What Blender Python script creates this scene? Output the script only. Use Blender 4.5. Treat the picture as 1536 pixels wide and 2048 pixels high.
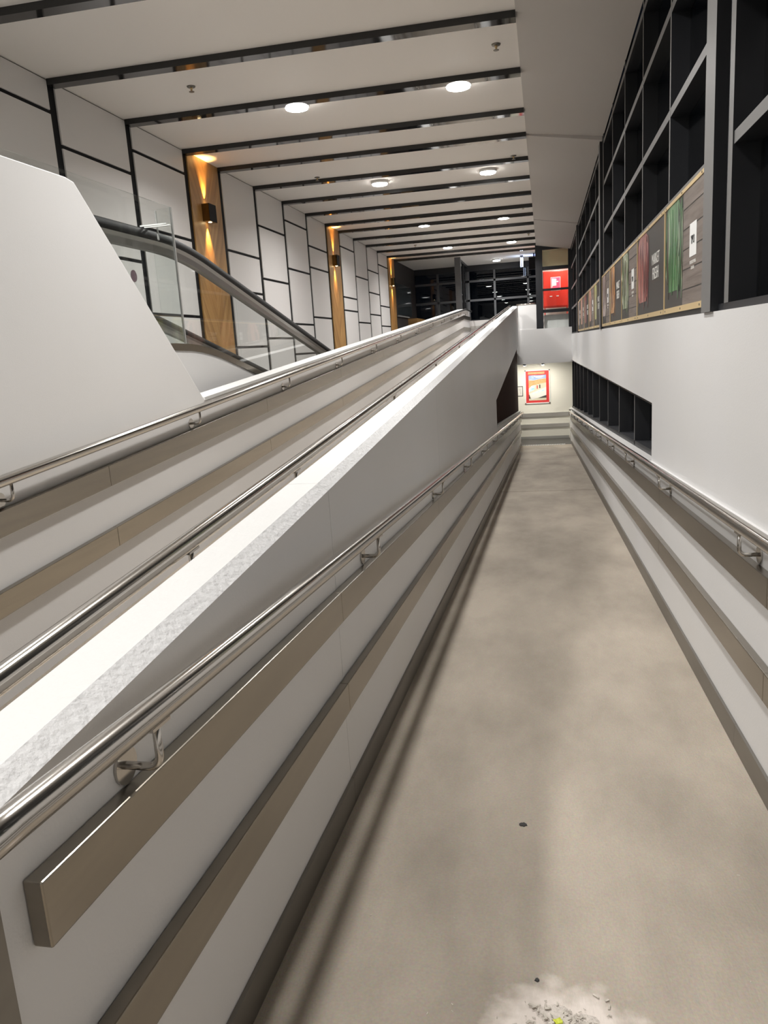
import bpy, bmesh, math, random
from mathutils import Matrix, Vector
random.seed(7)
for o in list(bpy.data.objects): bpy.data.objects.remove(o)
S = bpy.context.scene
COL = S.collection
ZO = 1.5            # the mid landing (where the photographer stands) is z = 0; eye level is 1.5 m
# ------------------------------------------------------------------ camera, world, exposure
cam = bpy.data.cameras.new('camera'); co = bpy.data.objects.new('camera', cam); COL.objects.link(co)
F, CX, CY = 1538.0, 768.0, 1024.0
def _cam():
    yd = Vector((1088-CX, 676-CY, F)).normalized()
    r = .065; t = -F*F/((1088-CX)*r+(676-CY)); zd = Vector((r*t, t, F)).normalized()
    Z = -zd; X = yd.cross(Z).normalized()
    return Matrix((X, yd, Z))                      # rows: world axes in image axes (right, down, forward)
RM = _cam()
cols = [RM.col[0], -RM.col[1], -RM.col[2]]
m = Matrix.Identity(4)
for i in range(3):
    for j in range(3): m[j][i] = cols[i][j]
m.translation = (0, 0, ZO)
co.matrix_world = m
cam.sensor_fit = 'VERTICAL'; cam.sensor_height = 36; cam.lens = F/2048*36; cam.clip_start = .02; cam.clip_end = 200
S.camera = co
W = bpy.data.worlds.new('night'); S.world = W; W.use_nodes = True
W.node_tree.nodes['Background'].inputs[0].default_value = (.010, .013, .02, 1)
W.node_tree.nodes['Background'].inputs[1].default_value = .25
S.view_settings.view_transform = 'Standard'; S.view_settings.look = 'None'; S.view_settings.gamma = 1
S.view_settings.use_curve_mapping = False
S.view_settings.exposure = 0.0
LAMP = 66.0         # watts of each ceiling downlight
# ------------------------------------------------------------------ materials
MATS = {}
def new_mat(name):
    mt = bpy.data.materials.new(name); mt.use_nodes = True; MATS[name] = mt
    nt = mt.node_tree; return mt, nt, nt.nodes['Principled BSDF']
def mat(name, col, rough=.5, metal=0., spec=.5, noise=None, bump=None, stretch=(1, 1, 1), coat=0):
    """noise=(scale, second colour, contrast), bump=(scale, strength)"""
    mt, nt, b = new_mat(name)
    b.inputs['Base Color'].default_value = (*col, 1); b.inputs['Roughness'].default_value = rough
    b.inputs['Metallic'].default_value = metal; b.inputs['Specular IOR Level'].default_value = spec
    b.inputs['Coat Weight'].default_value = coat
    if noise or bump:
        tc = nt.nodes.new('ShaderNodeNewGeometry'); mp = nt.nodes.new('ShaderNodeMapping')
        mp.inputs['Scale'].default_value = stretch
        nt.links.new(tc.outputs['Position'], mp.inputs['Vector'])
    if noise:
        n = nt.nodes.new('ShaderNodeTexNoise'); n.inputs['Scale'].default_value = noise[0]; n.inputs['Detail'].default_value = 6
        nt.links.new(mp.outputs['Vector'], n.inputs['Vector'])
        r = nt.nodes.new('ShaderNodeValToRGB'); r.color_ramp.elements[0].position = .5-noise[2]; r.color_ramp.elements[1].position = .5+noise[2]
        r.color_ramp.elements[0].color = (*noise[1], 1); r.color_ramp.elements[1].color = (*col, 1)
        nt.links.new(n.outputs['Fac'], r.inputs['Fac']); nt.links.new(r.outputs['Color'], b.inputs['Base Color'])
    if bump:
        n2 = nt.nodes.new('ShaderNodeTexNoise'); n2.inputs['Scale'].default_value = bump[0]; n2.inputs['Detail'].default_value = 4
        nt.links.new(mp.outputs['Vector'], n2.inputs['Vector'])
        bp = nt.nodes.new('ShaderNodeBump'); bp.inputs['Strength'].default_value = bump[1]; bp.inputs['Distance'].default_value = .01
        nt.links.new(n2.outputs['Fac'], bp.inputs['Height']); nt.links.new(bp.outputs['Normal'], b.inputs['Normal'])
    return mt
def emit(name, col, s):
    mt, nt, b = new_mat(name)
    b.inputs['Base Color'].default_value = (.8, .8, .8, 1)
    b.inputs['Emission Color'].default_value = (*col, 1); b.inputs['Emission Strength'].default_value = s
    return mt
def glass(name, tint=(.93, .97, .95), rough=.0, ior=1.45):
    mt = bpy.data.materials.new(name); mt.use_nodes = True; MATS[name] = mt; nt = mt.node_tree
    for n in list(nt.nodes): nt.nodes.remove(n)
    out = nt.nodes.new('ShaderNodeOutputMaterial'); mx = nt.nodes.new('ShaderNodeMixShader')
    tr = nt.nodes.new('ShaderNodeBsdfTransparent'); tr.inputs[0].default_value = (*tint, 1)
    gl = nt.nodes.new('ShaderNodeBsdfGlossy'); gl.inputs['Roughness'].default_value = rough
    lw = nt.nodes.new('ShaderNodeLayerWeight'); lw.inputs[0].default_value = .5      # Schlick: same from both faces of a pane
    pw = nt.nodes.new('ShaderNodeMath'); pw.operation = 'POWER'; pw.inputs[1].default_value = 5; nt.links.new(lw.outputs['Facing'], pw.inputs[0])
    f0 = ((ior-1)/(ior+1))**2; fr = nt.nodes.new('ShaderNodeMath'); fr.operation = 'MULTIPLY_ADD'; fr.inputs[1].default_value = 1-f0; fr.inputs[2].default_value = f0
    nt.links.new(pw.outputs[0], fr.inputs[0])
    nt.links.new(fr.outputs[0], mx.inputs[0]); nt.links.new(tr.outputs[0], mx.inputs[1]); nt.links.new(gl.outputs[0], mx.inputs[2])
    nt.links.new(mx.outputs[0], out.inputs[0]); return mt
mat('paint', (.72, .71, .70), .55, noise=(1.3, (.70, .688, .672), .25), bump=(160, .05))
mat('paint_wall', (.68, .675, .675), .5, noise=(.9, (.66, .65, .635), .2), bump=(120, .06))
mat('paint_cap', (.54, .535, .52), .6, bump=(70, .2))
mat('paint_shaded', (.60, .59, .585), .5, noise=(1.1, (.58, .57, .56), .25), bump=(140, .05))  # same white paint as the gable, darkened for the dimmer light lower down
mat('plaster', (.56, .555, .55), .85, bump=(55, .55))
mat('ceiling', (.90, .86, .82), .7)
mat('soffit', (.56, .53, .505), .7)
mat('panel', (.74, .715, .695), .42, noise=(.8, (.72, .695, .675), .3))
mat('black', (.006, .006, .007), .6, spec=.15)
mat('beam', (.022, .021, .021), .06, spec=.6)
mat('beam_face', (.022, .022, .022), .35)
mat('frame', (.011, .012, .015), .42, spec=.5)
mat('frame_edge_lit', (.15, .148, .145), .45)  # front faces of the dark frames, lightened to paint in their grazing reflection
mat('frame_grey', (.085, .087, .092), .4)
mat('steel', (.33, .297, .245), .27, 1., noise=(6, (.26, .235, .20), .35), stretch=(1, .25, 6), bump=(90, .02))
mat('steel_polished', (.50, .475, .44), .17, 1.)
mat('steel_dull', (.26, .245, .22), .42, .9, noise=(4, (.21, .195, .175), .3), stretch=(1, .3, 3))
mat('steel_pale', (.60, .59, .57), .35, .8)
mat('steel_track', (.36, .345, .325), .36, .85)
mat('galv', (.40, .395, .38), .5, .3)
mat('concrete', (.40, .365, .315), .78)
mat('mat_dark', (.10, .095, .085), .9, noise=(60, (.07, .065, .06), .3))
mat('white', (.80, .80, .78), .4)
mat('rubber', (.008, .0075, .0075), .55, spec=.25)
mat('brown', (.045, .020, .013), .8, spec=.1, noise=(3, (.035, .015, .010), .3), stretch=(1, 6, .4))
mat('brown_dark', (.03, .022, .02), .6)
mat('red', (.62, .035, .02), .35)
mat('red_poster', (.58, .04, .04), .4)
mat('brass', (.70, .53, .28), .4, .35)
mat('bronze', (.20, .13, .05), .12, 1.)
mat('dark_print', (.05, .046, .042), .42, spec=.3)
mat('cream_wall', (.78, .76, .68), .6)
mat('grey_wall', (.30, .30, .29), .6)
mat('gum', (.035, .033, .032), .8)
mat('dust', (.66, .60, .54), .95, noise=(40, (.50, .45, .40), .25), bump=(120, .8))
mat('chip', (.62, .57, .50), .9, noise=(30, (.30, .27, .23), .3))
mat('leaf', (.62, .62, .05), .5, noise=(40, (.35, .45, .05), .3))
mat('slate_glass', (.05, .06, .065), .05, spec=.7)
mat('sticker_purple', (.16, .10, .12), .5)
mat('pink', (.80, .08, .16), .5)
mat('paper', (.70, .68, .64), .5)
mat('ink', (.05, .05, .05), .6)
mat('print_blue', (.16, .26, .55), .5, noise=(9, (.42, .52, .72), .2))
mat('print_orange', (.62, .26, .10), .5, noise=(12, (.72, .42, .2), .2), stretch=(1, 1, 5))
mat('print_teal', (.25, .60, .70), .5, noise=(14, (.75, .85, .85), .12))
mat('print_cream', (.60, .55, .42), .5)
glass('glass_clear', (.975, .988, .982)); glass('glass_window', (.55, .58, .60), ior=1.5); glass('glass_film', (.50, .52, .44), .12, 1.9)
emit('lamp_disc', (1., .975, .935), 45)
emit('lamp_warm', (1., .72, .36), 26)
emit('spot_lens', (1., .95, .84), 2300)
emit('sign_light', (.62, .74, 1.), 9)
emit('glow_blue', (.25, .36, 1.), 3)
def streak(name, cols, scale, stretch=(1, 1, .12), rough=.3, det=5, dist=1.0):
    mt, nt, b = new_mat(name); b.inputs['Roughness'].default_value = rough
    g = nt.nodes.new('ShaderNodeNewGeometry'); mp = nt.nodes.new('ShaderNodeMapping'); mp.inputs['Scale'].default_value = stretch
    n = nt.nodes.new('ShaderNodeTexNoise'); n.inputs['Scale'].default_value = scale; n.inputs['Detail'].default_value = det; n.inputs['Distortion'].default_value = dist
    r = nt.nodes.new('ShaderNodeValToRGB'); e = r.color_ramp.elements
    for i, c in enumerate(cols):
        p = .3+.4*i/(len(cols)-1)
        el = e[i] if i < 2 else e.new(p)
        el.position = p; el.color = (*c, 1)
    nt.links.new(g.outputs['Position'], mp.inputs[0]); nt.links.new(mp.outputs[0], n.inputs['Vector']); nt.links.new(n.outputs['Fac'], r.inputs[0]); nt.links.new(r.outputs[0], b.inputs['Base Color'])
    return mt
streak('veg_green', [(.02, .04, .015), (.05, .16, .05), (.11, .28, .10), (.34, .46, .28)], 26)
streak('veg_red', [(.10, .02, .02), (.34, .08, .07), (.52, .19, .15), (.70, .42, .34)], 16, (1, 1, .3))
streak('veg_white', [(.05, .09, .03), (.20, .28, .12), (.62, .62, .5), (.82, .80, .72)], 14, (1, 1, .25))
streak('veg_orange', [(.20, .07, .02), (.55, .26, .08), (.72, .42, .18), (.8, .6, .4)], 12, (1, 1, .2))
streak('veg_pink', [(.16, .10, .10), (.45, .33, .32), (.65, .55, .50), (.75, .70, .62)], 12, (1, 1, .15))
streak('veg_yellow', [(.14, .15, .03), (.42, .42, .14), (.62, .60, .30), (.75, .72, .5)], 12, (1, 1, .15))
streak('veg_salmon', [(.25, .10, .07), (.60, .28, .20), (.74, .44, .34), (.8, .6, .5)], 12, (1, 1, .15))
streak('plank', [(.115, .090, .076), (.165, .135, .115), (.20, .165, .145)], 9, (1, .25, 5), rough=.45, dist=.6)
def wood_mat():
    mt, nt, b = new_mat('timber'); b.inputs['Roughness'].default_value = .42
    N = nt.nodes.new; L = nt.links.new
    tc = N('ShaderNodeTexCoord'); sx = N('ShaderNodeSeparateXYZ'); L(tc.outputs['Object'], sx.inputs[0])
    ab = N('ShaderNodeMath'); ab.operation = 'ABSOLUTE'; L(sx.outputs['Y'], ab.inputs[0])
    k = N('ShaderNodeMath'); k.operation = 'MULTIPLY_ADD'; L(ab.outputs[0], k.inputs[0]); k.inputs[1].default_value = -1.75; L(sx.outputs['Z'], k.inputs[2])
    al = N('ShaderNodeMath'); al.operation = 'MULTIPLY_ADD'; L(ab.outputs[0], al.inputs[0]); al.inputs[1].default_value = .9; L(sx.outputs['Z'], al.inputs[2])
    cb = N('ShaderNodeCombineXYZ'); s1 = N('ShaderNodeMath'); s1.operation = 'MULTIPLY'; L(k.outputs[0], s1.inputs[0]); s1.inputs[1].default_value = 6.5
    s2 = N('ShaderNodeMath'); s2.operation = 'MULTIPLY'; L(al.outputs[0], s2.inputs[0]); s2.inputs[1].default_value = .7
    L(s1.outputs[0], cb.inputs[0]); L(s2.outputs[0], cb.inputs[1]); sg = N('ShaderNodeMath'); sg.operation = 'SIGN'; L(sx.outputs['Y'], sg.inputs[0]); L(sg.outputs[0], cb.inputs[2])
    n = N('ShaderNodeTexNoise'); n.inputs['Scale'].default_value = 1.; n.inputs['Detail'].default_value = 5; n.inputs['Distortion'].default_value = .35; L(cb.outputs[0], n.inputs['Vector'])
    r = N('ShaderNodeValToRGB'); e = r.color_ramp.elements
    e[0].position = .33; e[0].color = (.30, .155, .048, 1); e[1].position = .70; e[1].color = (.50, .30, .115, 1)
    x = e.new(.52); x.color = (.41, .225, .075, 1)
    L(n.outputs['Fac'], r.inputs[0]); L(r.outputs[0], b.inputs['Base Color'])
wood_mat()
def concrete_nodes():
    mt = MATS['concrete']; nt = mt.node_tree; b = nt.nodes['Principled BSDF']; N = nt.nodes.new; L = nt.links.new
    g = N('ShaderNodeNewGeometry'); mp = N('ShaderNodeMapping'); mp.inputs['Scale'].default_value = (1, .45, 1); L(g.outputs['Position'], mp.inputs[0])
    n1 = N('ShaderNodeTexNoise'); n1.inputs['Scale'].default_value = 1.6; n1.inputs['Detail'].default_value = 7; n1.inputs['Roughness'].default_value = .6; L(mp.outputs[0], n1.inputs['Vector'])
    r1 = N('ShaderNodeValToRGB'); e = r1.color_ramp.elements; e[0].position = .30; e[0].color = (.250, .212, .165, 1); e[1].position = .62; e[1].color = (.405, .345, .275, 1)
    L(n1.outputs['Fac'], r1.inputs[0])
    n2 = N('ShaderNodeTexNoise'); n2.inputs['Scale'].default_value = 130; n2.inputs['Detail'].default_value = 3; L(g.outputs['Position'], n2.inputs['Vector'])
    mx = N('ShaderNodeMix'); mx.data_type = 'RGBA'; mx.blend_type = 'OVERLAY'; mx.inputs[0].default_value = .22; L(r1.outputs[0], mx.inputs[6]); L(n2.outputs['Color'], mx.inputs[7])
    hs = N('ShaderNodeHueSaturation'); hs.inputs['Saturation'].default_value = .92; L(mx.outputs[2], hs.inputs['Color'])
    ds = N('ShaderNodeVectorMath'); ds.operation = 'DISTANCE'; ds.inputs[1].default_value = (.02, 1.47, 1.5-1.553); L(g.outputs['Position'], ds.inputs[0])
    nd = N('ShaderNodeTexNoise'); nd.inputs['Scale'].default_value = 17; nd.inputs['Detail'].default_value = 6; L(g.outputs['Position'], nd.inputs['Vector'])
    ad = N('ShaderNodeMath'); ad.operation = 'MULTIPLY_ADD'; L(nd.outputs['Fac'], ad.inputs[0]); ad.inputs[1].default_value = -.20; L(ds.outputs['Value'], ad.inputs[2])
    mr = N('ShaderNodeMapRange'); mr.inputs[1].default_value = .11; mr.inputs[2].default_value = .02; L(ad.outputs[0], mr.inputs[0])
    dm = N('ShaderNodeMix'); dm.data_type = 'RGBA'; dm.inputs[7].default_value = (.62, .555, .50, 1); L(mr.outputs[0], dm.inputs[0]); L(hs.outputs[0], dm.inputs[6]); L(dm.outputs[2], b.inputs['Base Color'])
    mp2 = N('ShaderNodeMapping'); mp2.inputs['Scale'].default_value = (1, .3, 1); mp2.inputs['Rotation'].default_value = (0, 0, .35); L(g.outputs['Position'], mp2.inputs[0])
    n3 = N('ShaderNodeTexNoise'); n3.inputs['Scale'].default_value = 170; n3.inputs['Detail'].default_value = 3; L(mp2.outputs[0], n3.inputs['Vector'])
    bp = N('ShaderNodeBump'); bp.inputs['Strength'].default_value = .35; bp.inputs['Distance'].default_value = .004; L(n3.outputs['Fac'], bp.inputs['Height']); L(bp.outputs[0], b.inputs['Normal'])
concrete_nodes()
# ------------------------------------------------------------------ mesh helpers (coordinates: eye at origin, z shifted by ZO on build)
class MB:
    def __init__(s): s.v = []; s.f = []; s.mi = []
    def add(s, v, f, mi=0):
        o = len(s.v); s.v += [tuple(p) for p in v]; s.f += [tuple(o+i for i in q) for q in f]; s.mi += [mi]*len(f); return s
    def hexa(s, p, mi=0):       # 8 points: bottom ring then top ring
        return s.add(p, [(3, 2, 1, 0), (4, 5, 6, 7), (0, 1, 5, 4), (1, 2, 6, 5), (2, 3, 7, 6), (3, 0, 4, 7)], mi)
    def box(s, x0, x1, y0, y1, z0, z1, mi=0):
        return s.hexa([(x0, y0, z0), (x1, y0, z0), (x1, y1, z0), (x0, y1, z0), (x0, y0, z1), (x1, y0, z1), (x1, y1, z1), (x0, y1, z1)], mi)
    def sbox(s, x0, x1, y0, y1, b0, t0, b1, t1, mi=0):   # bottom/top heights at y0 and y1
        return s.hexa([(x0, y0, b0), (x1, y0, b0), (x1, y1, b1), (x0, y1, b1), (x0, y0, t0), (x1, y0, t0), (x1, y1, t1), (x0, y1, t1)], mi)
    def loft(s, secs, mi=0):
        n = len(secs[0]); v = [p for q in secs for p in q]; f = []
        for k in range(len(secs)-1):
            for i in range(n):
                j = (i+1) % n; f.append((k*n+i, k*n+j, (k+1)*n+j, (k+1)*n+i))
        f.append(tuple(range(n))[::-1]); f.append(tuple((len(secs)-1)*n+i for i in range(n)))
        return s.add(v, f, mi)
    def prism_x(s, poly, x0, x1, mi=0):      # poly of (y,z)
        return s.loft([[(x0, y, z) for y, z in poly], [(x1, y, z) for y, z in poly]], mi)
    def tube(s, pts, r, n=16, mi=0):
        pts = [Vector(p) for p in pts]; secs = []; up = None
        for i, p in enumerate(pts):
            d = ((pts[min(i+1, len(pts)-1)]-p).normalized()+(p-pts[max(i-1, 0)]).normalized()).normalized()
            if up is None:
                up = Vector((0, 0, 1)) if abs(d.z) < .9 else Vector((1, 0, 0))
            a = d.cross(up).normalized(); up = a.cross(d).normalized()
            secs.append([tuple(p+a*(r*math.cos(2*math.pi*k/n))+up*(r*math.sin(2*math.pi*k/n))) for k in range(n)])
        return s.loft(secs, mi)
    def cyl(s, a, b, r, n=20, mi=0): return s.tube([a, b], r, n, mi)
    def lathe(s, c, prof, n=28, mi=0):       # profile of (radius, z) about vertical axis at c
        return s.loft([[(c[0]+r*math.cos(2*math.pi*k/n), c[1]+r*math.sin(2*math.pi*k/n), c[2]+z) for k in range(n)] for r, z in prof], mi)
def root_loc(p):
    v = Vector((0, 0, 0))
    while p: v += p.location; p = p.parent
    return v
def build(name, mb, mt, parent=None, smooth=False, bevel=0, label=None, cat=None, group=None, kind=None, at=None):
    """mesh object; verts are place coordinates, stored relative to `at` or to the parent"""
    base = root_loc(parent)
    loc = Vector((0, 0, 0))
    if at is not None: loc = Vector((at[0], at[1], at[2]+ZO))-base
    off = base+loc
    me = bpy.data.meshes.new(name)
    me.from_pydata([(x-off.x, y-off.y, z+ZO-off.z) for x, y, z in mb.v], [], mb.f)
    for mm in (mt if isinstance(mt, (list, tuple)) else [mt]): me.materials.append(MATS[mm])
    if isinstance(mt, (list, tuple)):
        for p, i in zip(me.polygons, mb.mi): p.material_index = i
    bm = bmesh.new(); bm.from_mesh(me); bmesh.ops.recalc_face_normals(bm, faces=bm.faces); bm.to_mesh(me); bm.free()
    if smooth:
        for p in me.polygons: p.use_smooth = len(p.vertices) == 4
    o = bpy.data.objects.new(name, me); COL.objects.link(o); o.location = loc
    if parent: o.parent = parent
    if bevel:
        bv = o.modifiers.new('bevel', 'BEVEL'); bv.width = bevel; bv.segments = 2; bv.limit_method = 'ANGLE'
    tag(o, label, cat, group, kind); return o
def tag(o, label=None, cat=None, group=None, kind=None):
    if label: o['label'] = label
    if cat: o['category'] = cat
    if group: o['group'] = group
    if kind: o['kind'] = kind
    return o
def thing(name, label, cat, at, group=None, kind=None):
    o = bpy.data.objects.new(name, None); COL.objects.link(o); o.location = (at[0], at[1], at[2]+ZO); o.empty_display_size = .1
    return tag(o, label, cat, group, kind)
def clone(root, at, label):
    r = root.copy(); COL.objects.link(r); r.location = (at[0], at[1], at[2]+ZO); r['label'] = label
    for ch in root.children:
        c = ch.copy(); COL.objects.link(c); c.parent = r
        for g in ch.children:
            d = g.copy(); COL.objects.link(d); d.parent = c
    return r
# ------------------------------------------------------------------ main dimensions
ZL = -1.50; Y0 = .72; YE = 22.9
def dn(y): return ZL-.0705*(min(max(y, Y0), YE)-Y0)      # lower ramp floor
def up(y): return ZL+.067*(min(max(y, Y0), YE)-Y0)       # upper ramp floor
XD, XDL = -.72, -.86       # divider wall faces
XU = -2.27                 # outer wall of the upper ramp
XF = -4.40                 # feature wall
XR, XW = .73, .76          # right wall: lower lining, upper face
H = 2.60                   # ceiling above eye
ZB = dn(30)                # lower landing
ZT = up(30)                # upper landing
# ================================================================== STRUCTURE
# floors
fl = MB(); fl.sbox(XD-.06, XR+.1, Y0, 11.78, dn(Y0)-.25, dn(Y0), dn(11.78)-.25, dn(11.78)); fl.sbox(XD-.06, XR+.1, 11.805, YE, dn(11.8)-.25, dn(11.8), dn(YE)-.25, dn(YE))
fl.sbox(XD-.06, XR+.1, 11.7, 11.9, dn(11.7)-.2, dn(11.7)-.012, dn(11.9)-.2, dn(11.9)-.012)
build('floor', fl, 'concrete', kind='structure', label='worn beige concrete floor of the ramp going down')
b = MB().box(XU-.1, XR+.1, -3.2, Y0, ZL-.25, ZL)
build('floor', b, 'concrete', kind='structure', label='concrete landing at the head of the ramp')
b = MB().sbox(XU-.05, XDL+.05, Y0, YE, up(Y0)-.25, up(Y0), up(YE)-.25, up(YE))
build('floor', b, 'concrete', kind='structure', label='concrete floor of the ramp going up behind the divider')
b = MB().box(-3.0, XR+.1, YE, 24.6, ZB-.25, ZB)
build('floor', b, 'mat_dark', kind='structure', label='dark floor of the lower landing')
b = MB().box(XU-.1, .9, 23.16, 27.9, -.70, ZT)
build('floor', b, 'grey_wall', kind='structure', label='slab of the upper landing')
b = MB().box(XF, XU-.12, -3.2, 4.6, -.25, .0)
build('floor', b, 'grey_wall', kind='structure', label='floor at the top of the moving walkway')
b = MB().box(XF-.1, XU-.1, 4.6, 28, -4.3, -4.1)
build('floor', b, 'grey_wall', kind='structure', label='floor below the moving walkway')
# divider between the ramps: full-height blocks, then a raised beam over a low wall with a slatted opening
TOP = .955
core = MB()
core.sbox(XDL+.02, XD-.02, .74, 11.7, dn(.74)-.1, up(.74)+TOP-.03, dn(11.7)-.1, up(11.7)+TOP-.03)
dv = build('wall_divider', core, 'paint_wall', kind='structure', label='white divider wall between the two ramps')
def section(y, zb): 
    t = up(y)+TOP
    return [(XDL, y, zb), (XD, y, zb), (XD, y, t-.026), (XD-.036, y, t), (XDL, y, t)]
def block(y0, y1, bot, nm='panel'):
    mb = MB(); mb.loft([section(y0, bot(y0)), section(y1, bot(y1))])
    s = len(mb.f); mb.mi = [0]*s
    for i in range(5):
        if i == 2: mb.mi[i] = 1
        if i == 3: mb.mi[i] = 2
    return build(nm, mb, ['paint_wall', 'plaster', 'paint_cap'], dv)
cutsA = [.70, 2.45, 5.2, 8.0, 11.76]
for a, c in zip(cutsA, cutsA[1:]): block(a+.0015, c-.0015, lambda y: dn(y)-.1)
sof = lambda y: -.869+.0645*(y-11.76)
cutsC = [11.76, 13.6, 15.5, 17.4, 19.3, 21.2, 22.95]
for a, c in zip(cutsC, cutsC[1:]): block(a+.0015, c-.0015, sof)
b = MB().sbox(XDL, XD, 11.762, YE, dn(11.76)-.1, dn(11.76)+1.0, dn(YE)-.1, dn(YE)+1.0)
build('low_wall', b, 'paint_wall', dv)
b = MB().sbox(XDL-.01, XD+.012, 11.765, YE+.01, dn(11.76)+1.0, dn(11.76)+1.03, dn(YE)+1.0, dn(YE)+1.03)
build('sill', b, 'paint_cap', dv)
b = MB().sbox(XDL-.2, XDL-.05, 11.9, 23.0, -3.1, sof(11.9), -3.2, sof(23.)); build('backing', b, 'brown_dark', dv)
y = 11.80
while y < 22.8:
    build('slat', MB().sbox(XD-.075, XD-.045, y, y+.10, dn(y)+1.02, sof(y)+.02, dn(y+.10)+1.02, sof(y+.10)+.02), 'brown', dv)
    y += .175
b = MB(); b.box(XDL-.004, XD+.004, .694, .70, ZL, up(.7)+TOP-.12); b.box(XD, XD+.004, .694, .755, ZL, up(.7)+TOP-.12); b.box(XDL-.004, XDL, .694, .755, ZL, up(.7)+TOP-.12)
build('corner_guard', b, 'steel_dull', dv, label='brushed steel guard on the wall end')
# outer wall of the upper ramp
b = MB()
b.loft([[(XU-.14, y, up(y)-.5), (XU, y, up(y)-.5), (XU, y, up(y)+.945), (XU-.01, y, up(y)+.955), (XU-.14, y, up(y)+.955)] for y in (.2, Y0, YE, 24.9)])
wu = build('wall_ramp', b, 'paint_shaded', kind='structure', label='white outer wall of the rising ramp')
b = MB().loft([[(XU-.150, y, up(y)+.950), (XU+.006, y, up(y)+.950), (XU+.006, y, up(y)+.972), (XU-.150, y, up(y)+.972)] for y in (4.93, YE, 24.9)])
build('capping', b, 'paint_cap', wu)
b = MB().prism_x([(-3.2, ZL+.93), (Y0, ZL+.93), (4.90, up(4.9)+.93), (4.937, -.27), (3.70, .905), (3.63, .917), (-3.2, .917)], XU-.13, XU+.001)
build('wall_gable', b, 'paint', kind='structure', bevel=.006, label='tall white wall end with a slanting edge above the rising ramp')
# upper landing enclosure
b = MB().box(XU-.14, .85, 24.9, 25.03, -.6, .67); build('wall_landing', b, 'paint', kind='structure', label='white parapet at the back of the upper landing')
b = MB().box(XD-.14, .80, 23.1, 23.24, -.715, .268); bk = build('wall_bulkhead', b, 'paint', kind='structure', label='white bulkhead at the end of the down ramp')
b = MB().box(XD+.002, -.20, 23.12, 23.24, .268, .945); build('parapet', b, 'paint', bk)
b = MB().cyl((XD-.04, 23.17, .975), (-.21, 23.17, .975), .022); build('parapet_rail', b, 'steel_polished', bk, smooth=True)
# lower back wall and its sides
b = MB().box(-3.0, XR+.2, 24.4, 24.55, ZB-.1, -.7); build('wall_back', b, 'cream_wall', kind='structure', label='cream wall facing the foot of the ramp')
b = MB().box(-3.1, -3.0, 22.9, 24.5, ZB-.1, -.7); build('wall_back', b, 'cream_wall', kind='structure', label='side wall of the lower landing')
# right wall
b = MB().sbox(XR, 1.1, -3.2, Y0, dn(0)-.3, dn(0)+.93, dn(0)-.3, dn(0)+.93); b.sbox(XR, 1.1, Y0, YE, dn(Y0)-.3, dn(Y0)+.93, dn(YE)-.3, dn(YE)+.93); b.sbox(XR, 1.1, YE, 24.4, ZB-.3, ZB+.93, ZB-.3, ZB+.93)
wr = build('wall_right', b, 'paint_wall', kind='structure', label='white right wall along the ramp')
wt = lambda y: -.512-.0083*(y-5.915)
b = MB(); b.box(XW, 1.0, -3.2, 5.915, -2.2, .069); b.sbox(XW, 1.0, 5.915, 24.4, wt(5.9), .069, wt(24.4), .069)
build('upper_wall', b, 'paint_wall', wr)
build('sill', MB().sbox(XR-.004, XW+.12, 5.915, 24.3, dn(5.9)+.925, dn(5.9)+.936, dn(24.3)+.925, dn(24.3)+.936), 'paint_cap', wr)
# ceiling, beams, soffit
b = MB().box(XF-.1, -.17, -3.2, 28, H, H+.15); ce = build('ceiling', b, 'ceiling', kind='structure', label='off-white ceiling crossed by dark beams')
STR = [1.47, 2.84, 4.21, 5.58, 6.95, 8.32, 9.70, 10.79, 12.16, 13.53, 14.90, 16.27, 17.36, 18.73, 20.10, 21.47, 22.84, 23.93]
for y in STR:
    mb = MB().hexa([(XF, y, H-.055), (-.175, y+.06, H-.055), (-.175, y+.18, H-.055), (XF, y+.12, H-.055), (XF, y, H+.02), (-.175, y+.06, H+.02), (-.175, y+.18, H+.02), (XF, y+.12, H+.02)])
    mb.mi = [0, 1, 1, 1, 1, 1]; build('beam', mb, ['beam', 'beam_face'], ce)
segs = [(-3.2, 10.9, 2.585, 2.45, .785), (10.9, 18.2, 2.565, 2.405, .772), (18.2, 23.12, 2.55, 2.385, .765)]
for a, c, zl, zr, xr in segs:
    build('soffit_panel', MB().hexa([(-.175, a, zl), (xr, a, zr), (xr, c, zr), (-.175, c, zl), (-.175, a, 2.75), (xr, a, 2.75), (xr, c, 2.75), (-.175, c, 2.75)]), 'soffit', ce)
build('soffit_panel', MB().box(-.17, 1.0, 23.12, 28, 2.55, 2.75), 'ceiling', ce)
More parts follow.
